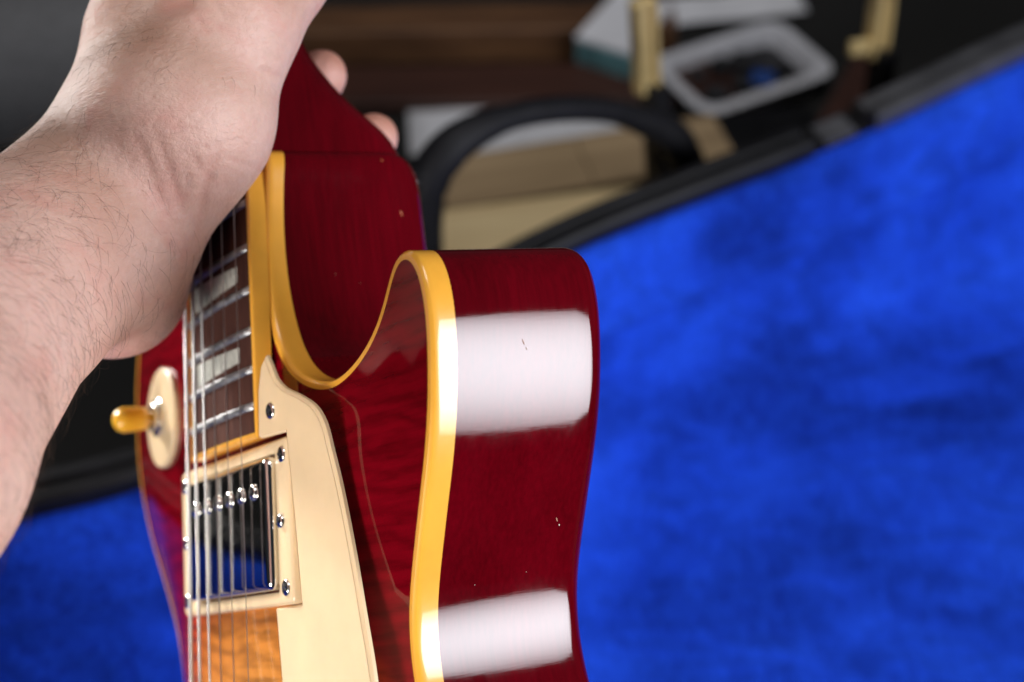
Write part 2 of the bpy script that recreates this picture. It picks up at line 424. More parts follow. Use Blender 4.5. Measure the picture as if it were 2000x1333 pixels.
# rim height spread inwards
wsum = np.zeros_like(GX); zsum = np.zeros_like(GX)
for i in range(0, NO, 4):
    d2 = (GX-OL[i, 0])**2+(GY-OL[i, 1])**2+4; w_ = 1/d2**1.5; wsum += w_; zsum += w_*OL[i, 2]
ZRG = zsum/wsum
def zc(y):
    p = plane(np.minimum(y, 400)); s = 12.5
    return s - np.log1p(np.exp((s-p)/2.2))*2.2
Zt = ZRG + (np.maximum(zc(GY), .0)-ZRG)*np.clip(u, 0, 1)**1.35
for _ in range(2):
    Zs = Zt.copy(); Zs[1:-1, 1:-1] = (Zt[1:-1, 1:-1]*4+Zt[2:, 1:-1]+Zt[:-2, 1:-1]+Zt[1:-1, 2:]+Zt[1:-1, :-2])/8
    Zt = Zs
def ztop(x, y):
    i = min(max((x-gx[0])/h, 0), len(gx)-1.001); j = min(max((y-gy[0])/h, 0), len(gy)-1.001)
    a, b = int(i), int(j); s, q = i-a, j-b
    return float(Zt[a, b]*(1-s)*(1-q)+Zt[a+1, b]*s*(1-q)+Zt[a, b+1]*(1-s)*q+Zt[a+1, b+1]*s*q)
dmin = lambda x, y: np.min((edge[:, 0]-x)**2+(edge[:, 1]-y)**2)
step = 3.0
ip = []
for x in np.arange(-165, 166, step):
    for k, y in enumerate(np.arange(-190, 250, step)):
        xx = x+(step/2 if k % 2 else 0)
        a, b = int(round((xx-gx[0])/h)), int(round((y-gy[0])/h))
        if 0 <= a < len(gx) and 0 <= b < len(gy) and INS[a, b] and dmin(xx, y) > 2.2**2: ip.append((xx, y))
pts = [Vector(p) for p in edge] + [Vector(p) for p in ip]
vv, _, ff, ov, *_ = delaunay_2d_cdt(pts, [], [list(range(NO))], 1, 1e-4)
V = []
for k, p in enumerate(vv):
    o_ = ov[k][0] if ov[k] else -1
    z = ZR[o_]+.0 if 0 <= o_ < NO else None
    if z is None:
        d = math.sqrt(dmin(p.x, p.y)); e = int(np.argmin((edge[:, 0]-p.x)**2+(edge[:, 1]-p.y)**2))
        f_ = min(1, d/6.0); f_ = f_*f_*(3-2*f_)
        z = ZR[e]*(1-f_)+ztop(p.x, p.y)*f_
    V.append((p.x, p.y, z))
Va = np.array(V); fa = np.array([f for f in ff if len(f) == 3]); bnd = np.array([bool(ov[k]) and 0 <= ov[k][0] < NO for k in range(len(vv))])
ea = np.concatenate([fa[:, [0, 1]], fa[:, [1, 2]], fa[:, [2, 0]]]); ea = np.concatenate([ea, ea[:, ::-1]])
cnt_ = np.zeros(len(Va)); np.add.at(cnt_, ea[:, 0], 1)
for _ in range(60):
    sm_ = np.zeros(len(Va)); np.add.at(sm_, ea[:, 0], Va[ea[:, 1], 2]); Va[:, 2] = np.where(bnd, Va[:, 2], .5*Va[:, 2]+.5*sm_/np.maximum(cnt_, 1))
V = Va.tolist()
gm('carved_top', V, [tuple(f) for f in ff], 'top')

# neck (wood) with heel
st = [(247, 48.0, 8), (249.4, 48.0, 8), (252, 47.8, 7), (255, 47.2, 6), (258, 45.9, 5.2), (261.5, 43.2, 4.5), (265.5, 38.8, 4.0), (270.6, 34.0, 3.5), (276.6, 29.2, 3.2), (282, 25.4, 2.9), (288, 22.2, 2.7), (296, 19.6, 2.5), (306, 18.4, 2.3), (330, 17.6, 2.2), (400, 16.8, 2.2), (500, 15.6, 2.2), (628, 14.2, 2.2)]
st = catmull([(s[0], 0, s[1], s[2]) for s in st], 3, False)
V, F = [], []; M = 40
for y, _, D, e in st:
    zt = plane(y)-.03; wd = fx(y)-.05
    for k in range(M+1):
        a = math.pi*k/M; cx, sx = math.cos(a), math.sin(a)
        V.append((wd*math.copysign(abs(cx)**(2/e), cx), y, zt-(D+zt)*abs(sx)**(2/e) if y < 300 else zt-(D)*abs(sx)**(2/e)))
# blend: D measured as absolute depth below z=0 near the heel, below the plane further out
V = []
for y, _, D, e in st:
    zt = plane(y)-.03; wd = fx(y)-.05; dep = D+zt if zt > 0 else D+zt*.5
    for k in range(M+1):
        a = math.pi*k/M; cx, sx = math.cos(a), math.sin(a)
        V.append((wd*math.copysign(abs(cx)**(2/e), cx), y, zt-dep*abs(sx)**(2/e)))
for i in range(len(st)-1):
    for k in range(M): F.append((i*(M+1)+k, i*(M+1)+k+1, (i+1)*(M+1)+k+1, (i+1)*(M+1)+k))
    F.append((i*(M+1), (i+1)*(M+1), (i+1)*(M+1)+M, i*(M+1)+M))
F.append(tuple(range(M+1))); F.append(tuple((len(st)-1)*(M+1)+k for k in range(M, -1, -1)))
sharp(gm('neck', V, F, 'wood'), 60)

# fingerboard
YE = 167.2; ETH = 5.17
crown = lambda x, y: plane(y)+ETH+1.25-(x*x)/(2*305)
V, F = [], []; nx = 12
ys = np.linspace(YE+1.6, 628, 60)
for y in ys:
    wd = fx(y)-1.55
    for k in range(nx+1):
        x = -wd+2*wd*k/nx; V.append((x, y, crown(x, y)))
    V.append((wd, y, plane(y)+.02)); V.append((-wd, y, plane(y)+.02))
mrow = nx+3
for i in range(len(ys)-1):
    for k in range(mrow): F.append((i*mrow+k, i*mrow+(k+1) % mrow, (i+1)*mrow+(k+1) % mrow, (i+1)*mrow+k))
F.append(tuple(range(mrow))); F.append(tuple((len(ys)-1)*mrow+k for k in range(mrow-1, -1, -1)))
fb = sharp(gm('fingerboard', V, F, 'rosewood'))
for s in (1, -1):
    V, F = [], []
    ys2 = np.linspace(YE, 628, 50)
    for y in ys2:
        o_ = s*fx(y); i_ = s*(fx(y)-1.5); zt = plane(y)
        for x, z in ((i_, zt+.02), (o_, zt+.02), (o_, zt+ETH-.55), (o_-s*.18, zt+ETH-.12), (o_-s*.5, zt+ETH+.1), (i_, crown(i_, y)+.02)): V.append((x, y, z))
    for i in range(len(ys2)-1):
        for k in range(6): F.append((i*6+k, i*6+(k+1) % 6, (i+1)*6+(k+1) % 6, (i+1)*6+k))
    F.append(tuple(range(6))); F.append(tuple((len(ys2)-1)*6+k for k in range(5, -1, -1)))
    sharp(gm('fingerboard_binding', V, F, 'amber_binding', fb), 50)
V, F = [], []
for k in range(nx+1):
    x = -27.2+54.4*k/nx
    for y, z in ((YE, plane(YE)+.03), (YE+1.55, plane(YE)+.03), (YE+1.55, crown(x, YE)+.01), (YE+.25, crown(x, YE)), (YE, crown(x, YE)-.3)): V.append((x, y, z))
for i in range(nx):
    for k in range(5): F.append((i*5+k, i*5+(k+1) % 5, (i+1)*5+(k+1) % 5, (i+1)*5+k))
F.append((0, 1, 2, 3, 4)); F.append(tuple(nx*5+k for k in (4, 3, 2, 1, 0)))
sharp(gm('end_binding', V, F, 'amber_binding', fb), 50)
for n in range(1, 23):
    y0 = fret(n); V, F = [], []; K = 7; wd = fx(y0)-1.5
    for k in range(nx+1):
        x = -wd+2*wd*k/nx; e_ = 1 if 0 < k < nx else .55
        for a in range(K):
            th = math.pi*a/(K-1); V.append((x, y0+1.25*math.cos(th), crown(x, y0)-.05+1.15*e_*math.sin(th)))
    for i in range(nx):
        for k in range(K-1): F.append((i*K+k, i*K+k+1, (i+1)*K+k+1, (i+1)*K+k))
        F.append((i*K+K-1, i*K, (i+1)*K, (i+1)*K+K-1))
    F.append(tuple(range(K))); F.append(tuple(nx*K+k for k in range(K-1, -1, -1)))
    gm('fret', V, F, 'fret_nickel', fb)
for n in (3, 5, 7, 9, 12, 15, 17, 19, 21):
    ya, yb = fret(n-1), fret(n); gap = ya-yb; hm = gap*.26
    m_ = (ya+yb)/2; wl = 18.6
    V = []; F = []
    # trapezoid: wide (along y) on the bass side, narrower on the treble side
    for k in range(9):
        x = -wl+2*wl*k/8; hh = hm*(1.25-.5*k/8)
        for yy, dz in ((m_-hh, .05), (m_+hh, .05)): V.append((x, yy, crown(x, yy)+dz))
    for k in range(8): F.append((2*k, 2*k+1, 2*k+3, 2*k+2))
    gm('inlay', V, F, 'pearl', fb)
mesh('nut', [L(v) for v in box_vf((0, 631, plane(631)+4.2), (42.5, 5, 8))[0]], box_vf((0, 0, 0), (1, 1, 1))[1], 'bone', guitar, False)

# strings
SG = [.011, .013, .018, .028, .038, .048]
sx = lambda i, y: (25.2-7.2*(y/628))*(1-2*i/5)
for i in range(6):
    P = []
    for y in np.linspace(-2, 631, 60):
        mid = 1-(1-2*i/5)**2
        P.append((sx(i, y), y, plane(y)+6.45+(628-y)*.0033+mid*1.0))
    V, F = tube_vf([Vector(p) for p in P], SG[i]*25.4/2*.95, 10)
    gm('string', V, F, 'plain' if i < 3 else 'wound')

# pickup ring, pickup, poles, screws (built on the tilted plane)
PY = 142.9
tl = math.atan(TA)
def onp(x, dy, hgt): return (x, PY+dy*math.cos(tl)-0*hgt, plane(PY+dy*math.cos(tl))+hgt)
def rrect(wx, wy, r, n=6):
    out = []
    for cx, cy, a0 in ((wx-r, wy-r, 0), (-wx+r, wy-r, 90), (-wx+r, -wy+r, 180), (wx-r, -wy+r, 270)):
        for k in range(n+1):
            a = math.radians(a0+90*k/n); out.append((cx+r*math.cos(a), cy+r*math.sin(a)))
    return out
def stack(levels, closed_top=False, closed_bottom=False, ringclose=False):
    n = len(levels[0]); V = [p for l_ in levels for p in l_]; F = []
    for a in range(len(levels)-1 + (1 if ringclose else 0)):
        b = (a+1) % len(levels)
        for k in range(n): F.append((a*n+k, a*n+(k+1) % n, b*n+(k+1) % n, b*n+k))
    if closed_top: F.append(tuple((len(levels)-1)*n+k for k in range(n)))
    if closed_bottom: F.append(tuple(range(n-1, -1, -1)))
    return V, F
def lev(wx, wy, r, hgt, n=6): return [onp(x, y, hgt) for x, y in rrect(wx, wy, r, n)]
RW, RH = 45, 22.3
levels = [lev(RW+.6, RH+.5, 2.4, -4), lev(RW+.3, RH+.25, 2.2, 2.0), lev(RW-.1, RH-.1, 2.0, 2.6), lev(RW-.7, RH-.7, 1.6, 2.95),
          lev(35.8, 19.3, 1.6, 2.95), lev(35.2, 18.9, 1.2, 2.6), lev(35.1, 18.8, 1.2, -4)]
V, F = stack(levels, ringclose=True); ring = gm('pickup_ring', V, F, 'cream_plastic')
sharp(ring, 60)
PH = 5.3
levels = [lev(34.4, 18.2, 2.5, -3, 8), lev(34.4, 18.2, 2.5, PH-1.9, 8)]
for a in (20, 40, 60, 80, 90):
    r = math.radians(a); levels.append(lev(34.4-1.9*(1-math.cos(r)), 18.2-1.9*(1-math.cos(r)), 2.5-1.9*(1-math.cos(r))*.6, PH-1.9+1.9*math.sin(r), 8))
V, F = stack(levels, True); pickup = gm('pickup_cover', V, F, 'nickel')
sharp(pickup, 50)
def frame_on(p, nrm=(0, TA, 1)):
    n_ = Vector(nrm).normalized(); x_ = (Vector((1, 0, 0))-n_*n_.x).normalized(); y_ = n_.cross(x_)
    return lambda q: Vector(p)+x_*q[0]+y_*q[1]+n_*q[2]
def screw(name, p, r, hgt, mat, parent, nrm=(0, TA, 1), slot='cross', ang=0.3, dome=.5):
    fr = frame_on(p, nrm); prof = [(r*.98, -1.0), (r, 0), (r*.97, hgt*.45)]
    for a in (25, 50, 70): prof.append((r*math.cos(math.radians(a)), hgt*(.45+.55*math.sin(math.radians(a)))))
    V, F = lathe_vf(prof, 20)
    o = gm(name, [fr(v) for v in V], F, mat, parent)
    ca, sa = math.cos(ang), math.sin(ang)
    bars = [(r*1.15, r*.24)] + ([(r*.24, r*1.15)] if slot == 'cross' else [])
    for k, (a, b) in enumerate(bars):
        v, f = box_vf((0, 0, hgt*1.0), (a, b, hgt*.16)); v = [(x*ca-y*sa, x*sa+y*ca, z+k*.02) for x, y, z in v]
        gm('slot', [fr(q) for q in v], f, 'dark_parts', o, False)
    return o
for i in range(6):
    x = 24.7*(1-2*i/5); screw('pole_screw', onp(x, 9.4, PH-.05), 2.35, 1.0, 'screw_nickel', pickup, slot='slot', ang=.3+i*.5)
for sxn in (-1, 1):
    for sy in (-1, 1):
        screw('ring_screw', onp(sxn*40.9, sy*17.9, 2.9), 2.35, .9, 'screw_nickel', ring, ang=.4+sy)
    screw('height_screw', onp(sxn*39.4, 0, 2.9), 2.1, 1.5, 'screw_nickel', ring, slot='slot', ang=.9)

# pickguard
gz = lambda x, y: 11.6+.034*(188-y)-.10*(x-35)
def gun(px, py):     # kept as plain numbers below
    return None
GP = [(37.6,188.6),(34.4,186.3),(31.6,180),(30.4,173),(30.2,166.6),(45.9,166.2),(46.2,143),(46.3,120.2),(31.5,120),(31.2,100),(31,70),(33,40),(46,34),(62,42),(74,60),(79.5,84),(79,101),(77,115.2),(74.6,131.4),(71.2,148.4),(68.6,157.5),(66,165.6),(62,170.4),(54.4,174.6),(45.6,178.4),(41.9,181.4),(39.6,185.4)]
def guard_poly():
    P = np.array(GP, float); out = []
    # straight part to index 11 is left angular, the outer edge is a curve
    for i in range(0, 12): out.append(P[i])
    c_ = catmull([tuple(p)+(0,) for p in P[11:]]+[(37.6, 188.6, 0)], 2.0, False)
    for p in c_[1:-1]: out.append(p[:2])
    return np.array(out)
gp = guard_poly(); ng = len(gp)
gn = normals2(gp)
def gl(ins, dz): return [(gp[i, 0]-gn[i, 0]*ins, gp[i, 1]-gn[i, 1]*ins, gz(gp[i, 0], gp[i, 1])+dz) for i in range(ng)]
lv = [gl(.0, -1.7), gl(0, -.8), gl(.55, -.2), gl(.9, 0)]
V, F = stack(lv); top_loop = [Vector((v[0], v[1])) for v in lv[-1]]
vv, _, ff, *_ = delaunay_2d_cdt(top_loop, [], [list(range(ng))], 1, 1e-5)
b0 = len(V); V += [(p.x, p.y, gz(p.x, p.y)) for p in vv]; F += [tuple(i+b0 for i in f) for f in ff]
b1 = len(V); V += [(p[0], p[1], p[2]) for p in lv[0]]
vv, _, ff, *_ = delaunay_2d_cdt([Vector((v[0], v[1])) for v in lv[0]], [], [list(range(ng))], 1, 1e-5)
V = V[:b1]; b1 = len(V); V += [(p.x, p.y, gz(p.x, p.y)-1.7) for p in vv]; F += [tuple(i+b1 for i in f) for f in ff]
guard = sharp(gm('pickguard', V, F, 'cream_plastic', weld=True), 25)
screw('guard_screw', (38.6, 173.0, gz(38.6, 173)), 2.35, .8, 'screw_nickel', guard, (.1, .034, 1), ang=.2)

# selector switch
tx, ty = -74.5, 187.5; e = 3
tn = Vector((-(ztop(tx+e, ty)-ztop(tx-e, ty))/(2*e), -(ztop(tx, ty+e)-ztop(tx, ty-e))/(2*e), 1)).normalized()
tz = max(ztop(tx, ty), max(ztop(tx+15*math.cos(a), ty+15*math.sin(a))+ (tn.x*15*math.cos(a)+tn.y*15*math.sin(a))/tn.z for a in np.arange(0, 6.3, .3)))
fr = frame_on((tx, ty, tz), tn)
prof = [(17, -.8), (17, .7), (16.7, 1.1), (16.2, 1.3), (5, 1.3)]
V, F = lathe_vf(prof, 56); sharp(gm('switch_washer', [fr(v) for v in V], F, 'cream_plastic'), 50)
prof = [(6.6, 1.2), (6.6, 2.6), (6.2, 2.9), (5.2, 3.0), (4.7, 3.0), (4.7, 4.2), (4.3, 4.5), (2.4, 4.5)]
V, F = lathe_vf(prof, 28); sw = gm('switch_nut', [fr(v) for v in V], F, 'screw_nickel'); sharp(sw, 40)
ax_ = frame_on(fr((0, 0, 4.0)), (tn+Vector((.06, -.10, 0))).normalized())
prof = [(2.3, -1.5), (2.3, 2.0), (3.7, 2.1), (3.9, 4), (4.15, 7), (4.3, 9.6)]
for a in range(15, 91, 15): prof.append((max(.02, 4.3*math.cos(math.radians(a))), 9.6+4.0*math.sin(math.radians(a))))
V, F = lathe_vf(prof, 28); gm('switch_tip', [ax_(v) for v in V], F, 'amber_tip', sw)

# bridge and tailpiece (below the frame)
v, f = box_vf((0, 0, 20), (84, 11, 10)); bevel(gm('bridge', v, f, 'screw_nickel', smooth=False), .002)
v, f = box_vf((0, -48, 20), (100, 14, 9)); bevel(gm('tailpiece', v, f, 'screw_nickel', smooth=False), .003)
# bridge posts hold both off the top
for y in (0, -48):
    for s in (-1, 1):
        V, F = lathe_vf([(4, 6), (4, 18)], 16); gm('bridge_post', [(a+s*37, b+y, c_) for a, b, c_ in V], F, 'screw_nickel')

# chips in the lacquer
def flake(c0, nrm, tx_, size, mat, seed):
    rr = random.Random(seed); n_ = Vector(nrm).normalized(); x_ = Vector(tx_); x_ = (x_-n_*n_.dot(x_)).normalized(); y_ = n_.cross(x_)
    P = []
    for k in range(11):
        a = 2*math.pi*k/11; r = rr.uniform(.5, 1.1)
        P.append(Vector(c0)+n_*.06+x_*(size[0]*r*math.cos(a))+y_*(size[1]*r*math.sin(a)))
    P.append(Vector(c0)+n_*.02)
    gm('finish_chip', P, [(k, (k+1) % 11, 11) for k in range(11)], mat, body, False)
def rim_pt(y, z):
    c_ = [i for i in range(NO) if OL[i, 0] > 80 and 95 < OL[i, 1] < 197]
    i = min(c_, key=lambda k: abs(OL[k, 1]-y)); return (OL[i, 0], OL[i, 1], z), (NRM[i, 0], NRM[i, 1], 0)
for y, z, s, m in ((175.6, -25.4, (.9, .16), 'raw_chip'), (174.6, -26.2, (.55, .12), 'raw_chip'), (132.0, -39.5, (1.1, .22), 'raw_chip'), (131.0, -40.4, (.3, .2), 'bone'), (192, -17, (.12, .12), 'bone'), (186, -40, (.1, .1), 'bone'), (119, -17, (.1, .1), 'bone'), (121, -32, (.1, .08), 'bone')):
    p, n_ = rim_pt(y, z); flake(p, n_, (0, 1, .35), s, m, int(y*10))
for y, z, s, m in ((231, -41.5, (1.0, .35), 'worn_edge'), (247, -36.5, (.5, .3), 'worn_edge'), (213, -17.5, (.30, .10), 'raw_chip'), (210, -25, (.2, .08), 'raw_chip')):
    i = min([k for k in range(NO) if OL[k, 0] < 31 and OL[k, 0] > 26 and OL[k, 1] > 195], key=lambda k: abs(OL[k, 1]-y))
    flake((OL[i, 0], OL[i, 1], z), (NRM[i, 0], NRM[i, 1], 0), (0, 1, .3), s, m, int(y*7))

# ------------------------------------------------------------------ HAND (implicit surface, guitar frame mm)
def cg(px, py, d):   # image-measured joint position -> guitar frame (solved once with the camera fit)
    f_ = 3007.738
    return R.T @ (np.array([(px-1000)/f_*d, (py-666.5)/f_*d, d])-T)
J = dict(
    elbow=(cg(-288, 889, 324)+(cg(-288, 889, 324)-cg(20, 544, 400))*2.6, 44), fore2=(cg(-288, 889, 324), 34.2), fore1=(cg(20, 544, 400), 28.4),
    wrist=(cg(177, 454, 424), 25.0), thenar=(cg(352, 229, 421), 22.1), then2=(cg(313, 328, 428), 18.7), tbase=(cg(448, 39, 423), 16.1), dors=(cg(320, 66, 440), 17.6),
    heel=(cg(219, 556, 447), 18.6), palm=(np.array([8., 246, 27]), 15))
tm = (np.array([48.4, 299, -.9]), 15.1); ti = (np.array([39., 324, -8]), 12.0); tt = (np.array([27., 346, -15]), 9.6)
FING = [  # knuckle, pip, dip, tip
    ([(-14, 312, 8), 9.0], [(-45, 316, -6), 9.3], [(-32, 320, -25), 8.6], [(-10, 323, -31), 7.6]),
    ([(-34, 288, 20), 12.5], [(-50, 295, -10), 9.6], [(-42, 299, -26), 8.8], [(-26, 302, -32), 7.8]),
    ([(-40, 266, 20), 12], [(-52, 272, -14), 9.4], [(-34, 277, -37), 8.7], [(3.0, 283.5, -33.0), 8.4]),
    ([(-42, 244, 20), 11.5], [(-52, 252, -20), 9.0], [(-34, 259, -48), 8.2], [(-1.5, 264.5, -51.0), 8.2])]
bones = [('elbow', 'fore2'), ('fore2', 'fore1'), ('fore1', 'wrist'), ('wrist', 'then2'), ('then2', 'thenar'), ('thenar', 'tbase'), ('wrist', 'dors'), ('wrist', 'heel'), ('heel', 'palm'), ('dors', 'palm'), ('thenar', 'palm'), ('dors', 'tbase')]
prims = [(J[a][0], J[b][0], J[a][1], J[b][1]) for a, b in bones]
prims += [(J['tbase'][0], tm[0], J['tbase'][1]*.97, tm[1]), (tm[0], ti[0], tm[1], ti[1]), (ti[0], tt[0], ti[1], tt[1])]
for fgr in FING: prims.append((J['palm'][0], np.array(fgr[0][0], float), 14, fgr[0][1]))
for a, b in zip(FING[:-1], FING[1:]): prims.append((np.array(a[0][0], float), np.array(b[0][0], float), 11, 11))
prims.append((J['dors'][0], np.array(FING[0][0][0], float), 14, 9.5))
prims.append((J['heel'][0], np.array(FING[3][0][0], float), 15, 11))
def cone(P, a, b, ra, rb):
    ab = b-a; t_ = np.clip(((P-a) @ ab)/(ab @ ab), 0, 1)
    return np.linalg.norm(P-(a+t_[:, None]*ab), axis=1)-(ra+(rb-ra)*t_)
def smin(a, b, k):
    h_ = np.maximum(k-np.abs(a-b), 0)/k; return np.minimum(a, b)-h_*h_*k*.25
def sdf(P):
    d = np.full(len(P), 1e3)
    for p in prims: d = smin(d, cone(P, *p), 11.)
    for fgr in FING:
        f_ = np.full(len(P), 1e3)
        for (a, ra), (b, rb) in zip(fgr[:-1], fgr[1:]): f_ = smin(f_, cone(P, np.array(a, float), np.array(b, float), ra, rb), 3.)
        d = smin(d, f_, 4.)
    return d
def surface(lo, hi, hs):
    ns = np.ceil((hi-lo)/hs).astype(int)+1
    xs = [lo[i]+hs*np.arange(ns[i]) for i in range(3)]
    D = np.empty(ns)
    YY, ZZ = np.meshgrid(xs[1], xs[2], indexing='ij')
    # coarse pass to skip empty space
    for i, x in enumerate(xs[0]):
        D[i] = sdf(np.stack([np.full(YY.size, x), YY.ravel(), ZZ.ravel()], 1)).reshape(YY.shape)
    sg = D < 0
    c8 = [sg[a:ns[0]-1+a, b:ns[1]-1+b, c_:ns[2]-1+c_] for a in (0, 1) for b in (0, 1) for c_ in (0, 1)]
    cnt = sum(c.astype(int) for c in c8); act = (cnt > 0) & (cnt < 8)
    idx = -np.ones(act.shape, int); cells = np.argwhere(act); idx[act] = np.arange(len(cells))
    acc = np.zeros((len(cells), 3)); num = np.zeros(len(cells))
    corners = [(a, b, c_) for a in (0, 1) for b in (0, 1) for c_ in (0, 1)]
    for p in corners:
        for ax2 in range(3):
            if p[ax2]: continue
            q = list(p); q[ax2] = 1
            d0 = D[cells[:, 0]+p[0], cells[:, 1]+p[1], cells[:, 2]+p[2]]; d1 = D[cells[:, 0]+q[0], cells[:, 1]+q[1], cells[:, 2]+q[2]]
            m = (d0 < 0) != (d1 < 0); t_ = np.where(m, d0/(d0-d1+1e-12), 0)
            pt = np.tile(np.array(p, float), (len(cells), 1)); pt[:, ax2] += t_
            acc += pt*m[:, None]; num += m
    verts = lo+hs*(cells+acc/num[:, None]); faces = []
    for ax2 in range(3):
        o1, o2 = [(1, 2), (2, 0), (0, 1)][ax2]
        s0 = [slice(None)]*3; s1 = [slice(None)]*3; s0[ax2] = slice(0, -1); s1[ax2] = slice(1, None)
        cr = sg[tuple(s0)] != sg[tuple(s1)]
        e_ = np.argwhere(cr)
        e_ = e_[(e_[:, o1] > 0) & (e_[:, o2] > 0) & (e_[:, o1] < ns[o1]-1) & (e_[:, o2] < ns[o2]-1)]
        q = []
        for da, db in ((1, 1), (0, 1), (0, 0), (1, 0)):
            k = e_.copy(); k[:, o1] -= da; k[:, o2] -= db; q.append(idx[k[:, 0], k[:, 1], k[:, 2]])
        q = np.stack(q, 1); fl_ = sg[e_[:, 0], e_[:, 1], e_[:, 2]]
        q[~fl_] = q[~fl_][:, ::-1]; faces.append(q)
    return verts, np.concatenate(faces)
allp = np.array([p[0] for p in prims]+[p[1] for p in prims]+[np.array(a[0], float) for fg in FING for a in fg])
lo, hi = allp.min(0)-48, allp.max(0)+48
lo = np.maximum(lo, [-75, 60, -75]); 
HV, HF = surface(lo, np.array([hi[0], 375, hi[2]]), 2.0)
# smooth lightly, then project a few creases
def relax(V, Fq, it):
    n = len(V); A = np.concatenate([Fq[:, [0, 1]], Fq[:, [1, 2]], Fq[:, [2, 3]], Fq[:, [3, 0]]]); A = np.concatenate([A, A[:, ::-1]])
    for _ in range(it):
        s = np.zeros_like(V); c_ = np.zeros(n); np.add.at(s, A[:, 0], V[A[:, 1]]); np.add.at(c_, A[:, 0], 1)
        V = V*.5+.5*s/np.maximum(c_, 1)[:, None]
    return V
HV = relax(HV, HF, 3)
me = bpy.data.meshes.new('person')
me.from_pydata([L(v) for v in HV], [], [tuple(int(i) for i in f) for f in HF]); me.shade_smooth()
hand = link(bpy.data.objects.new('person', me)); hand.matrix_world = Mg
tag(hand, 'bare hairy left forearm and hand of a person gripping the guitar neck', 'person')
me.materials.append(MATS['skin'])
sub = hand.modifiers.new('sub', 'SUBSURF'); sub.levels = 1; sub.render_levels = 1
bpy.context.view_layer.update()
dg = bpy.context.evaluated_depsgraph_get()
me2 = bpy.data.meshes.new_from_object(hand.evaluated_get(dg)); hand.modifiers.clear(); hand.data = me2; me2.name = 'person'
n = len(me2.vertices); co = np.empty(n*3); me2.vertices.foreach_get('co', co); co = co.reshape(-1, 3)*1000+BASE
no = np.empty(n*3); me2.vertices.foreach_get('normal', no); no = no.reshape(-1, 3)
cc = co @ R.T+T; PX = np.stack([1000+3007.738*cc[:, 0]/cc[:, 2], 666.5+3007.738*cc[:, 1]/cc[:, 2]], 1)
ncam = no @ R.T
# skin folds: polylines over the thumb side of the hand (anatomical creases), depth in mm
FOLDS = [([(428, 292), (412, 330), (398, 380), (388, 430), (381, 478)], .9, 1.3), ([(375, 300), (395, 335), (420, 362)], .5, 1.0), ([(300, 250), (330, 330), (352, 400), (372, 440)], .45, 1.2),
         ([(262, 255), (292, 330), (318, 410), (330, 470)], .3, 1.2), ([(505, 132), (530, 143), (558, 152)], .7, .8), ([(430, 300), (470, 318), (510, 326)], .3, .9), ([(440, 95), (490, 110), (545, 122)], .25, .9),
         ([(300, 20), (345, 8), (385, 4)], 1.6, 2.2), ([(400, 20), (415, 40), (440, 55)], .5, 1.0), ([(415, 8), (432, 28), (452, 40)], .5, 1.0), ([(385, 30), (398, 55), (418, 72)], .4, 1.0), ([(170, 715), (215, 680), (262, 640)], 1.2, 3.0),
         ([(310, 500), (335, 520), (372, 525)], .35, 1.0), ([(330, 420), (350, 455), (376, 480)], .4, 1.0)]
front = np.clip(-(cc*ncam).sum(1)/np.linalg.norm(cc, axis=1)*3, 0, 1)
disp = np.zeros(n)
for pts_, dep, wd in FOLDS:
    P = catmull([p+(0,) for p in pts_], 4, False)[:, :2]
    near = (PX[:, 0] > P[:, 0].min()-60) & (PX[:, 0] < P[:, 0].max()+60) & (PX[:, 1] > P[:, 1].min()-60) & (PX[:, 1] < P[:, 1].max()+60)
    ii = np.where(near)[0]
    if not len(ii): continue
    dd = np.sqrt(((PX[ii][:, None]-P[None])**2).sum(2)); k = dd.argmin(1); dm = dd.min(1)*.142
    tpr = np.minimum(1, np.minimum(k, len(P)-1-k)/max(1, len(P)*.25)+.15)
    dep *= .55
    disp[ii] -= dep*tpr*np.exp(-(dm/wd)**2)*front[ii]
    disp[ii] += .35*dep*tpr*np.exp(-((dm-2.4*wd)/wd)**2)*front[ii]
co2 = co+no*disp[:, None]
me2.vertices.foreach_set('co', ((co2-BASE)/1000).ravel()); me2.update()
def sm(x, a, b): u_ = np.clip((x-a)/(b-a), 0, 1); return u_*u_*(3-2*u_)
# tanned back of the hand and hairy side of the forearm; flushed heel, tips and folds
axis = J['thenar'][0]-J['fore1'][0]
dorsal = J['dors'][0]-J['heel'][0]; dorsal = dorsal/np.linalg.norm(dorsal)
tanv = sm((no @ dorsal), -.05, .8)*sm((co-J['fore1'][0]) @ (axis/np.linalg.norm(axis)), -10, 55)
att = me2.attributes.new('tan', 'FLOAT', 'POINT'); att.data.foreach_set('value', tanv.astype(np.float32))
fl_ = np.zeros(n)
for p, r in [(np.array(f_[3][0], float), 16) for f_ in FING]+[(J['heel'][0], 26), (tm[0], 18)]:
    fl_ = np.maximum(fl_, np.exp(-((co-p)**2).sum(1)/(r*r))*.9)
fl_ = np.maximum(fl_, np.clip(-disp*.8, 0, .8))
att = me2.attributes.new('flush', 'FLOAT', 'POINT'); att.data.foreach_set('value', fl_.astype(np.float32))
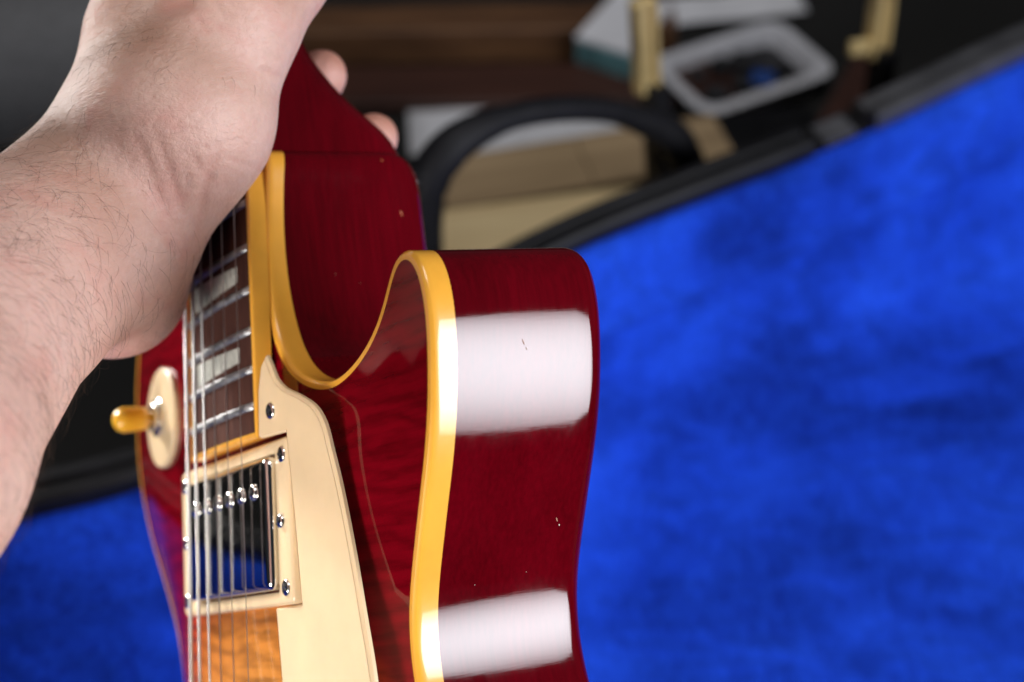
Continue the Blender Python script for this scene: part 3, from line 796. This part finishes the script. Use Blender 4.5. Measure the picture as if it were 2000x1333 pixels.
# hairs: arm, wrist and back of the hand
along = (co-J['fore1'][0]) @ (axis/np.linalg.norm(axis))
dens = sm(no @ dorsal, -.75, .25)*(1-sm(along, 8, 62))+.6*sm(no @ dorsal, .15, .6)*(1-sm(along, 60, 110))
dens *= sm(along, -260, -60)+.25
dens = np.clip(dens, 0, 1)*(disp > -.3)
vis = np.where((dens > .02))[0]
pk_ = np.random.choice(vis, 5200, p=dens[vis]/dens[vis].sum())
AXH = axis/np.linalg.norm(axis)
HVv, HFf = [], []
for k in pk_:
    n_ = no[k]; rnd = np.random.normal(size=3)
    fdir = AXH*.2-dorsal*.9+rnd*.45; fdir -= n_*(fdir @ n_); fdir /= np.linalg.norm(fdir)+1e-9
    ln = np.random.uniform(5, 12)*(.45 if along[k] > 45 else 1.0); lift = np.random.uniform(.15, .5) if np.random.rand() < .6 else np.random.uniform(.5, 1.1); curl = np.cross(n_, fdir)*np.random.normal()*.5
    p = co2[k]; rr = np.random.uniform(.022, .042); pl_ = []
    for s in range(6):
        u_ = s/5; pl_.append(p-n_*.2+fdir*ln*u_*.95+n_*(lift*ln*(u_-u_*u_*.85))+curl*ln*u_*u_)
    b0 = len(HVv)
    for s, c0 in enumerate(pl_):
        r_ = rr*(1-.7*s/5); bx = np.cross(fdir, n_)
        for a in range(3): HVv.append(c0+n_*r_*math.cos(2.094*a)+bx*r_*math.sin(2.094*a))
    for s in range(5):
        for a in range(3): HFf.append((b0+s*3+a, b0+s*3+(a+1) % 3, b0+(s+1)*3+(a+1) % 3, b0+(s+1)*3+a))
hm_ = bpy.data.meshes.new('arm_hair'); hm_.from_pydata([L(v) for v in HVv], [], HFf); hm_.shade_smooth(); hm_.materials.append(MATS['hair'])
ho = link(bpy.data.objects.new('arm_hair', hm_), hand); ho['kind'] = 'stuff'

# ------------------------------------------------------------------ TABLE
v, f = box_vf((0, .6, -.02), (5, 5, .04)); tb = mesh('table_top', v, f, 'cloth', smooth=False); struct(tb)

# ------------------------------------------------------------------ OPEN CASE with blue lining
case = bpy.data.objects.new('guitar_case', None); link(case); case.location = (.1, .35, 0)
tag(case, 'open black guitar case lined with bright blue plush, under the guitar', 'guitar case')
CO = np.array([.1, .35, 0])
def cmesh(name, V, F, mat, parent=case, **k): return mesh(name, [np.array(v)-CO for v in V], F, mat, parent, **k)
# plan outline of the inner rim, far side measured left to right, then round the near side
FAR = [(-.52,.35),(-.40,.365),(-.30,.386),(-.218,.408),(-.16,.428),(-.10,.468),(-.03,.532),(.034,.583),(.10,.623),(.164,.66),(.23,.703),(.299,.751),(.38,.80),(.46,.835)]
NEAR = [(.56,.845),(.635,.80),(.665,.71),(.63,.60),(.55,.47),(.44,.33),(.32,.19),(.20,.04),(.10,-.06),(-.02,-.12),(-.16,-.10),(-.26,-.02),(-.34,.08),(-.44,.15),(-.54,.19),(-.59,.25),(-.58,.32)]
PL = catmull([p+(0,) for p in FAR+NEAR], .012)[:, :2]
NP_ = normals2(PL); nP = len(PL)
ZR_ = .14
def ploop(off, z, wob=0):
    return [(PL[i, 0]+NP_[i, 0]*off, PL[i, 1]+NP_[i, 1]*off, z) for i in range(nP)]
from mathutils import noise as mn
def plump(lv, amp):
    out = []
    for x, y, z in lv:
        amp_ = amp; out.append((x, y, z+amp*mn.noise(Vector((x*9, y*9, z*6)))+.4*amp*mn.noise(Vector((x*25, y*25, 3.)))))
    return out
levels = [ploop(.004, ZR_-.002), ploop(0, ZR_-.002), ploop(-.006, ZR_-.004), ploop(-.010, ZR_-.012), ploop(-.012, .100), ploop(-.0135, .094), ploop(-.0165, .091), ploop(-.0140, .088), ploop(-.0150, .082), ploop(-.021, .06), ploop(-.030, .040), ploop(-.044, .026), ploop(-.062, .019), plump(ploop(-.08, .017), .003), plump(ploop(-.10, .019), .006), plump(ploop(-.125, .021), .008)]
V, F = stack(levels)
# floor: fill with a grid
il = [Vector((v[0], v[1])) for v in levels[-1]]
ilp = np.array([(v.x, v.y) for v in il])
gpt = []
XX, YY = np.meshgrid(np.arange(-.6, .7, .012), np.arange(-.12, .86, .012), indexing='ij')
inn = inside(XX, YY, ilp)
for x, y in zip(XX[inn], YY[inn]):
    if np.min((ilp[:, 0]-x)**2+(ilp[:, 1]-y)**2) > .01**2: gpt.append(Vector((x, y)))
vv, _, ff, *_ = delaunay_2d_cdt(il+gpt, [], [list(range(len(il)))], 1, 1e-5)
b0 = len(V); V += plump([(p.x, p.y, .021) for p in vv], .007); F += [tuple(i+b0 for i in f_) for f_ in ff]
cmesh('plush_lining', V, F, 'plush')
# shell
levels = [ploop(.0045, ZR_-.03), ploop(.0045, ZR_), ploop(.020, ZR_), ploop(.027, ZR_-.004), ploop(.030, ZR_-.012), ploop(.030, .012), ploop(.022, .001), ploop(-.03, .001)]
V, F = stack(levels, closed_top=True); sharp(cmesh('shell', V, F, 'black_plastic'), 40)
# rim moulding: strips along the edge, broken at the latch recess on the far side
def strip(i0, i1, name, mat, prof_):
    V, F = [], []; idx_ = [(i0+k) % nP for k in range((i1-i0) % nP+1)]
    for i in idx_:
        for off, z in prof_: V.append((PL[i, 0]+NP_[i, 0]*off, PL[i, 1]+NP_[i, 1]*off, z))
    m = len(prof_)
    for a in range(len(idx_)-1):
        for k in range(m): F.append((a*m+k, a*m+(k+1) % m, (a+1)*m+(k+1) % m, (a+1)*m+k))
    F.append(tuple(range(m))); F.append(tuple((len(idx_)-1)*m+k for k in range(m-1, -1, -1)))
    return sharp(cmesh(name, V, F, mat), 30)
near_i = lambda x, y: int(np.argmin((PL[:, 0]-x)**2+(PL[:, 1]-y)**2))
a_, b_ = near_i(.160, .658), near_i(.197, .682)
pr_ = [(.001, ZR_+.0005), (.001, ZR_+.008), (.003, ZR_+.0105), (.007, ZR_+.0105), (.009, ZR_+.006), (.012, ZR_+.006), (.014, ZR_+.009), (.019, ZR_+.009), (.022, ZR_+.005), (.022, ZR_+.0005)]
strip(near_i(-.55, .33), a_, 'rim_moulding', 'black_plastic', pr_)
strip(b_, near_i(.60, .55), 'rim_moulding', 'grey_edging', pr_)
strip(near_i(.60, .55)+1, near_i(-.55, .33)-1, 'rim_moulding', 'black_plastic', pr_)
strip(a_+1, b_-1, 'latch_recess', 'grey_edging', [(.004, ZR_+.0005), (.004, ZR_+.003), (.018, ZR_+.005), (.018, ZR_+.0005)])
# handle on the far outside wall
hp = catmull([(-.047,.591,.085),(-.0459,.5917,.150),(-.0418,.5944,.1756),(-.0327,.6004,.190),(-.0177,.6103,.1966),(.0026,.6237,.1957),(.0261,.6392,.1883),(.051,.6556,.1749),(.0716,.6693,.1576),(.089,.6808,.1385),(.0994,.6876,.115)], .004, False)
rad = [.0068+.0035*min(1, max(0, (i/len(hp)-.72)/.2))+.004*min(1, max(0, (.35-i/len(hp))/.2)) for i in range(len(hp))]
V, F = tube_vf([Vector(p) for p in hp], rad, 14); hd = cmesh('handle', V, F, 'black_rubber')
for x, y in ((-.047, .591), (.0994, .6876)):
    v, f = box_vf((x, y, .08), (.03, .03, .05)); bevel(cmesh('handle_mount', v, f, 'black_plastic', hd, smooth=False), .005)
# brass hasps standing open above the far wall
def hasp(x, y, z0, z1, lean, rz, hk):
    c_, s_ = math.cos(rz), math.sin(rz)
    def tr(q): return (x+q[0]*c_-q[1]*s_+lean*(q[2]-z0), y+q[0]*s_+q[1]*c_, q[2])
    v, f = box_vf((0, 0, (z0+z1)/2), (.015, .006, z1-z0)); o = bevel(cmesh('hasp', [tr(q) for q in v], f, 'brass', smooth=False), .0015)
    for dx in (-.005, .005):
        v, f = box_vf((dx, -.0045, (z0+z1)/2), (.003, .003, (z1-z0)*.94)); cmesh('rib', [tr(q) for q in v], f, 'brass', o, smooth=False)
    if hk is None: hk = -.2
    v, f = box_vf((-.014, -.002, z0+(z1-z0)*hk), (.016, .004, .010))
    v = [(a, b, c0+(-.22*(a+.018))) for a, b, c0 in v]
    bevel(cmesh('hook', [tr(q) for q in v], f, 'brass', o, smooth=False), .001)
    v, f = box_vf((.004, -.004, z0-.03), (.012, .012, .07)); cmesh('hasp_plate', [tr(q) for q in v], f, 'black_plastic', o, smooth=False)
hasp(.0755, .714, .146, .206, -.10, .55, None)
hasp(.217, .775, .128, .190, -.06, .55, .2)

# ------------------------------------------------------------------ THINGS ON THE TABLE BEHIND
def carton(name, c0, s, rz, mat, label, cat, flap=None):
    o = bpy.data.objects.new(name, None); link(o); o.location = (c0[0], c0[1], 0); o.rotation_euler.z = rz
    tag(o, label, cat)
    v, f = box_vf((0, 0, s[2]/2+.0005), s); bevel(mesh('carton_body', v, f, mat, o, False), .002)
    if flap:
        for sg_ in (-1, 1):
            v, f = box_vf((sg_*s[0]*.251, 0, s[2]+.0026), (s[0]*.497, s[1]*1.0, .003)); mesh('flap', v, f, flap, o, False)
    return o
carton('cardboard_box', (.045, .752), (.185, .048, .062), .26, 'cardboard', 'low tan cardboard box seen through the case handle', 'box', 'cardboard')
carton('small_carton', (.082, .955), (.045, .07, .03), -.5, 'teal_card', 'small teal and white carton behind the case handle', 'box', 'white_paper')
carton('black_box', (.165, .815), (.085, .06, .03), .15, 'black_plastic', 'black flat box between the two brass hasps', 'box', 'black_plastic')
carton('brown_block', (.235, .86), (.03, .09, .04), -.45, 'red_wood', 'reddish brown wooden block beside the white tray', 'wooden block')
# plank
o = bpy.data.objects.new('wooden_plank', None); link(o); o.location = (-.05, .965, 0); o.rotation_euler.z = .03
tag(o, 'brown wooden plank lying at the back of the table', 'plank')
v, f = box_vf((0, 0, .0155), (.34, .035, .03)); bevel(mesh('board', v, f, 'brown_wood', o, False), .002)
v, f = box_vf((.02, -.055, .006), (.38, .045, .011)); bevel(mesh('batten', v, f, 'red_wood', o, False), .002)
t = NT('lit_front_tan'); n1 = t.noise(t.map((12, 140, 50)), 1, 4); t.color(t.ramp(n1, [(.3, (.74, .55, .29)), (.7, (.88, .70, .40))])); t.set(Roughness=.6); MATS['lit_front_tan'] = t.m  # pale tan imitates light falling on the cardboard box front
o = bpy.data.objects.new('lit_front_stand_in', None); link(o); o.location = (.012, .690, 0); o.rotation_euler.z = .20  # added block, takes the place of the box's lit front face
tag(o, 'added pale block standing in for the lit front of the cardboard box', 'stand-in block')
v, f = box_vf((0, 0, .0345), (.15, .045, .068)); bevel(mesh('stand_in_block', v, f, 'lit_front_tan', o, False), .002)
# white paper sheets
def sheet(name, c0, s, rz, z, label, seed):
    V, F = [], []; n_ = 10; r_ = random.Random(seed)
    for i in range(n_+1):
        for j in range(n_+1):
            a, b = (i/n_-.5)*s[0], (j/n_-.5)*s[1]
            V.append((a, b, z+.004*abs(mn.noise(Vector((a*14+seed, b*14, 0))))))
    for i in range(n_):
        for j in range(n_): F.append((i*(n_+1)+j, (i+1)*(n_+1)+j, (i+1)*(n_+1)+j+1, i*(n_+1)+j+1))
    o = mesh(name, V, F, 'white_paper'); o.location = (c0[0], c0[1], 0); o.rotation_euler.z = rz
    m = o.modifiers.new('thick', 'SOLIDIFY'); m.thickness = .0008
    return tag(o, label, 'paper')
sheet('paper_sheet', (.012, .878), (.17, .07), .08, .003, 'white sheet of paper behind the case handle', 1)
sheet('paper_sheet', (.17, 1.02), (.11, .035), .2, .004, 'narrow strip of pale paper behind the white tray', 2)
# white tray with parts in it
tray = bpy.data.objects.new('parts_tray', None); link(tray); tray.location = (.165, .918, 0); tray.rotation_euler.z = .5
tag(tray, 'white open plastic tray holding small dark parts', 'tray')
lv = [[(x, y, .002) for x, y in rrect(.048, .030, .012, 4)], [(x, y, .018) for x, y in rrect(.055, .036, .014, 4)], [(x, y, .020) for x, y in rrect(.058, .039, .016, 4)], [(x, y, .020) for x, y in rrect(.049, .030, .012, 4)], [(x, y, .008) for x, y in rrect(.044, .026, .01, 4)]]
V, F = stack(lv, True, True); mesh('tray_shell', V, F, 'white_tray', tray, False)
V, F = stack([[(x, y, .0084) for x, y in rrect(.0435, .0255, .01, 4)], [(x, y, .0098) for x, y in rrect(.0435, .0255, .01, 4)]], True, True); mesh('tray_liner', V, F, 'dark_parts', tray, False)
for k in range(7):
    r_ = random.Random(k); s = (r_.uniform(.010, .018), r_.uniform(.009, .016), r_.uniform(.006, .012))
    o = bpy.data.objects.new('small_part', None)
    v, f = box_vf((0, 0, s[2]/2), s)
    o = bevel(mesh('small_part', v, f, 'blue_part' if k == 2 else 'dark_parts', None, False), .003)
    gx_, gy_ = -.030+.020*(k % 4), -.012+.024*(k//4)
    ca, sa = math.cos(.5), math.sin(.5)
    o.location = (.165+gx_*ca-gy_*sa, .918+gx_*sa+gy_*ca, .0102); o.rotation_euler.z = r_.uniform(-.3, .9)
    if k == 2: tag(o, 'small blue plastic part lying in the white tray', 'part')
    else: tag(o, 'small dark part lying in the white tray', 'part', 'dark parts in the white tray')
# grey felt block on the far left
o = bpy.data.objects.new('grey_cushion', None); link(o); o.location = (-.44, 1.00, 0); o.rotation_euler.z = .1
tag(o, 'dark grey felt cushion on the table behind the wrist', 'cushion')
V, F = stack([[(x, y, z) for x, y in rrect(.20-i_, .17-i_, .04, 6)] for z, i_ in ((.001, .01), (.01, .002), (.05, 0), (.085, .004), (.1, .014), (.106, .03))], True, True)
mesh('cushion_cover', V, F, 'grey_felt', o)
